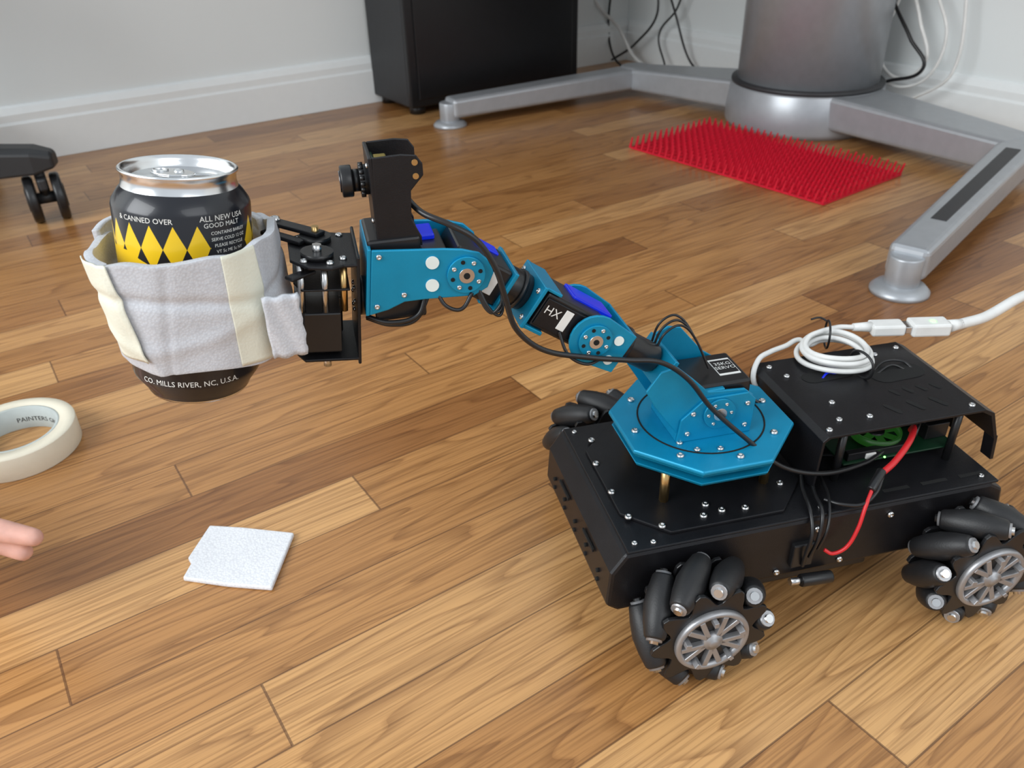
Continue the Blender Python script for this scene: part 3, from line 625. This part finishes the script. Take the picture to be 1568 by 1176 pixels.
bm=bmesh.new(); NT,NZ=200,40; g=[]
for i in range(NT):
    th=2*pi*i/NT; g.append([bm.verts.new(surf(th,zb(th)+(zt(th)-zb(th))*j/NZ)) for j in range(NZ+1)])
for i in range(NT):
    for j in range(NZ): bm.faces.new((g[i][j],g[(i+1)%NT][j],g[(i+1)%NT][j+1],g[i][j+1]))
o=fin('foam_band',bm,'foam',FW,smooth=True); s=o.modifiers.new('thick','SOLIDIFY'); s.thickness=.0040; s.offset=-1
bv=o.modifiers.new('bevel','BEVEL'); bv.width=.0012; bv.segments=2; bv.limit_method='ANGLE'; bv.angle_limit=math.radians(60)
def patch(name,th0,th1,z0,z1,off,m,skew=0,thick=.0006,n=30,edge=0):
    bm=bmesh.new(); g=[]
    for i in range(n+1):
        row=[]
        for j in range(n+1):
            z=z0+(z1-z0)*j/n; th=th0+(th1-th0)*i/n+skew*(j/n-.5)+edge*math.sin(j*1.7)*(1 if i==n else 0)
            row.append(bm.verts.new(surf(th,z,off)))
        g.append(row)
    for i in range(n):
        for j in range(n): bm.faces.new((g[i][j],g[i+1][j],g[i+1][j+1],g[i][j+1]))
    o=fin(name,bm,m,FW,smooth=True); s=o.modifiers.new('thick','SOLIDIFY'); s.thickness=thick; s.offset=1
    return o
def thx(x):
    best=None
    for k in range(400):
        th=pi+pi*k/400; v=surf(th,.283)
        if best is None or abs(v.x-x)<best[0]: best=(abs(v.x-x),th)
    return best[1]
patch('tape_strip',thx(-.204),thx(-.1875),.2525,.3122,.0006,'tapes',skew=.05)
patch('tape_strip_diagonal',thx(-.263),thx(-.250),.262,.3118,.0010,'tapes',skew=-.20)
bm=bmesh.new(); g=[]
for i in range(13):
    row=[]
    for j in range(13):
        x=-.1885+.0170*i/12; z=.2560+.033*j/12+.0005*math.sin(i*1.1); y=.0232+.0012*(i/12)+.0006*math.sin(i*.9+j*.5)
        row.append(bm.verts.new((x+.0005*math.sin(j*1.9)*(i==12),y,z)))
    g.append(row)
for i in range(12):
    for j in range(12): bm.faces.new((g[i][j],g[i+1][j],g[i+1][j+1],g[i][j+1]))
o=fin('foam_tab',bm,'foam',FW,smooth=True); s=o.modifiers.new('thick','SOLIDIFY'); s.thickness=.003; s.offset=0
patch('foam_tab_back',2.45,2.95,.295,.3105,-.0015,'foam',thick=.004)
patch('foam_tab_inner',.45,1.1,.290,.305,-.0035,'foam',thick=.004)
cyl('jaw_pivot',(-.271,.0705,.268),(-.262,.0705,.268),.004,'blkpl',FW)

# ---------------------------------------------------------------- wall cables
PC=empty('power_cables',Matrix.Translation((.346,2.512,0))@Matrix.Rotation(BANG-pi/2,4,'Z'))
def wc(name,pts,r,m): tube(name,[(t,y,z) for t,y,z in pts],r,m,PC)
wc('cable_a',[(.02,-.10,.5),(.05,-.09,.25),(.03,-.08,.08),(.10,-.10,.01),(.22,-.09,.006)],.003,'blkpl')
wc('cable_b',[(.18,-.05,.6),(.14,-.05,.3),(.20,-.06,.15),(.13,-.07,.06),(.06,-.09,.012)],.003,'blkpl')
wc('cable_c',[(.25,-.04,.6),(.20,-.05,.28),(.28,-.06,.12),(.32,-.05,.04),(.40,-.06,.008)],.0028,'blkpl')
wc('cable_d',[(.0,-.14,.22),(.03,-.12,.15),(.08,-.09,.10),(.14,-.08,.03),(.24,-.09,.006)],.0045,'white')
wc('cable_e',[(.34,-.04,.6),(.30,-.04,.3),(.26,-.05,.16),(.20,-.05,.09),(.24,-.06,.02)],.0026,'blkpl')
wc('cable_f',[(.86,-.04,.6),(.88,-.05,.30),(.93,-.06,.20),(.96,-.06,.13),(.91,-.06,.09),(.86,-.06,.13),(.89,-.05,.30),(.96,-.04,.6)],.0035,'white')
wc('cable_g',[(.90,-.03,.6),(.94,-.05,.27),(.99,-.06,.18),(.97,-.06,.10),(.90,-.06,.075),(.84,-.06,.12),(.84,-.04,.32),(.90,-.03,.6)],.0030,'white')
wc('cable_h',[(.82,-.06,.6),(.86,-.07,.26),(.93,-.08,.17),(.97,-.08,.12),(.90,-.08,.085)],.0035,'blkpl')
wc('cable_i',[(1.02,-.04,.6),(1.0,-.05,.3),(1.02,-.06,.12),(.94,-.06,.05),(.88,-.06,.008)],.003,'white')

# ---------------------------------------------------------------- hand
HD=empty('human_hand')
def chain(bm,pts,rad):
    for i in range(len(pts)):
        bmesh.ops.create_uvsphere(bm,u_segments=16,v_segments=10,radius=rad[i],matrix=Matrix.Translation(pts[i]))
        if i:
            p0,p1=Vector(pts[i-1]),Vector(pts[i]); dd=p1-p0
            bmesh.ops.create_cone(bm,cap_ends=True,segments=16,radius1=rad[i-1],radius2=rad[i],depth=dd.length,matrix=Matrix.Translation((p0+p1)/2)@dd.to_track_quat('Z','Y').to_matrix().to_4x4())
bm=bmesh.new()
hx,hy,hz=-.330,.424,.080
def hp(a,b,c): return (hx+a,hy+b,hz+c)
chain(bm,[hp(-.165,.030,.010),hp(-.100,.016,.008),hp(-.078,.010,.006)],[.020,.019,.015])
chain(bm,[hp(-.165,.036,-.008),hp(-.103,.024,-.008),hp(-.084,.018,-.008)],[.020,.019,.015])
chain(bm,[hp(-.160,.038,-.022),hp(-.108,.032,-.026),hp(-.094,.026,-.028)],[.018,.017,.014])
chain(bm,[hp(-.088,.012,.010),hp(-.050,.007,.012),hp(-.026,.004,.006),hp(-.002,.002,.000)],[.0100,.0090,.0082,.0066])
chain(bm,[hp(-.088,.018,-.006),hp(-.052,.012,-.002),hp(-.032,.006,-.006),hp(-.014,.002,-.013)],[.0100,.0090,.0082,.0068])
chain(bm,[hp(-.095,.026,-.020),hp(-.068,.022,-.022),hp(-.056,.014,-.034),hp(-.064,.008,-.044)],[.0098,.0088,.0080,.0070])
chain(bm,[hp(-.103,.030,-.032),hp(-.082,.028,-.036),hp(-.072,.020,-.046),hp(-.080,.012,-.053)],[.009,.0078,.0072,.0062])
chain(bm,[hp(-.135,.014,.012),hp(-.098,-.008,.014),hp(-.070,-.012,.010),hp(-.048,-.008,.004)],[.015,.0112,.0100,.0082])
chain(bm,[hp(-.165,.033,-.003),hp(-.21,.038,.004),hp(-.30,.05,.03)],[.026,.025,.033])
o=fin('hand_surface',bm,'skin',HD,smooth=True)
r=o.modifiers.new('remesh','REMESH'); r.mode='VOXEL'; r.voxel_size=.0022; r.use_smooth_shade=True
s=o.modifiers.new('sm','SMOOTH'); s.iterations=6; s.factor=.6
cyl('sleeve',hp(-.24,.042,.012),hp(-.42,.066,.07),.040,'sleeve',HD,r2=.055,bevel=.006)

# ---------------------------------------------------------------- lights
w=bpy.data.worlds.new('room_ambient'); bpy.context.scene.world=w; w.use_nodes=True
bg=w.node_tree.nodes['Background']; bg.inputs[0].default_value=(.86,.93,1.0,1); bg.inputs[1].default_value=.82
def area(name,loc,tgt,sx,sy,e,c):
    l=bpy.data.lights.new(name,'AREA'); l.shape='RECTANGLE'; l.size=sx; l.size_y=sy; l.energy=e; l.color=c
    o=bpy.data.objects.new(name,l); col.objects.link(o); o.location=loc; o.rotation_euler=(Vector(tgt)-Vector(loc)).to_track_quat('-Z','Y').to_euler()
area('window_light',(-1.9,-.6,1.5),(-.1,.9,.1),1.8,1.5,62,(.96,.99,1))
area('window_light_side',(1.6,-1.3,1.7),(.2,.5,0),1.8,1.5,18,(.97,.99,1))
# turn the whole place so the room's walls run along the world axes
bpy.context.view_layer.update()
RZ=Matrix.Rotation(-BANG,4,'Z')
for o in list(bpy.context.scene.objects):
    if o.parent is None: o.matrix_world=RZ@o.matrix_world
vs=bpy.context.scene.view_settings
vs.view_transform='Standard'; vs.look='None'; vs.exposure=0
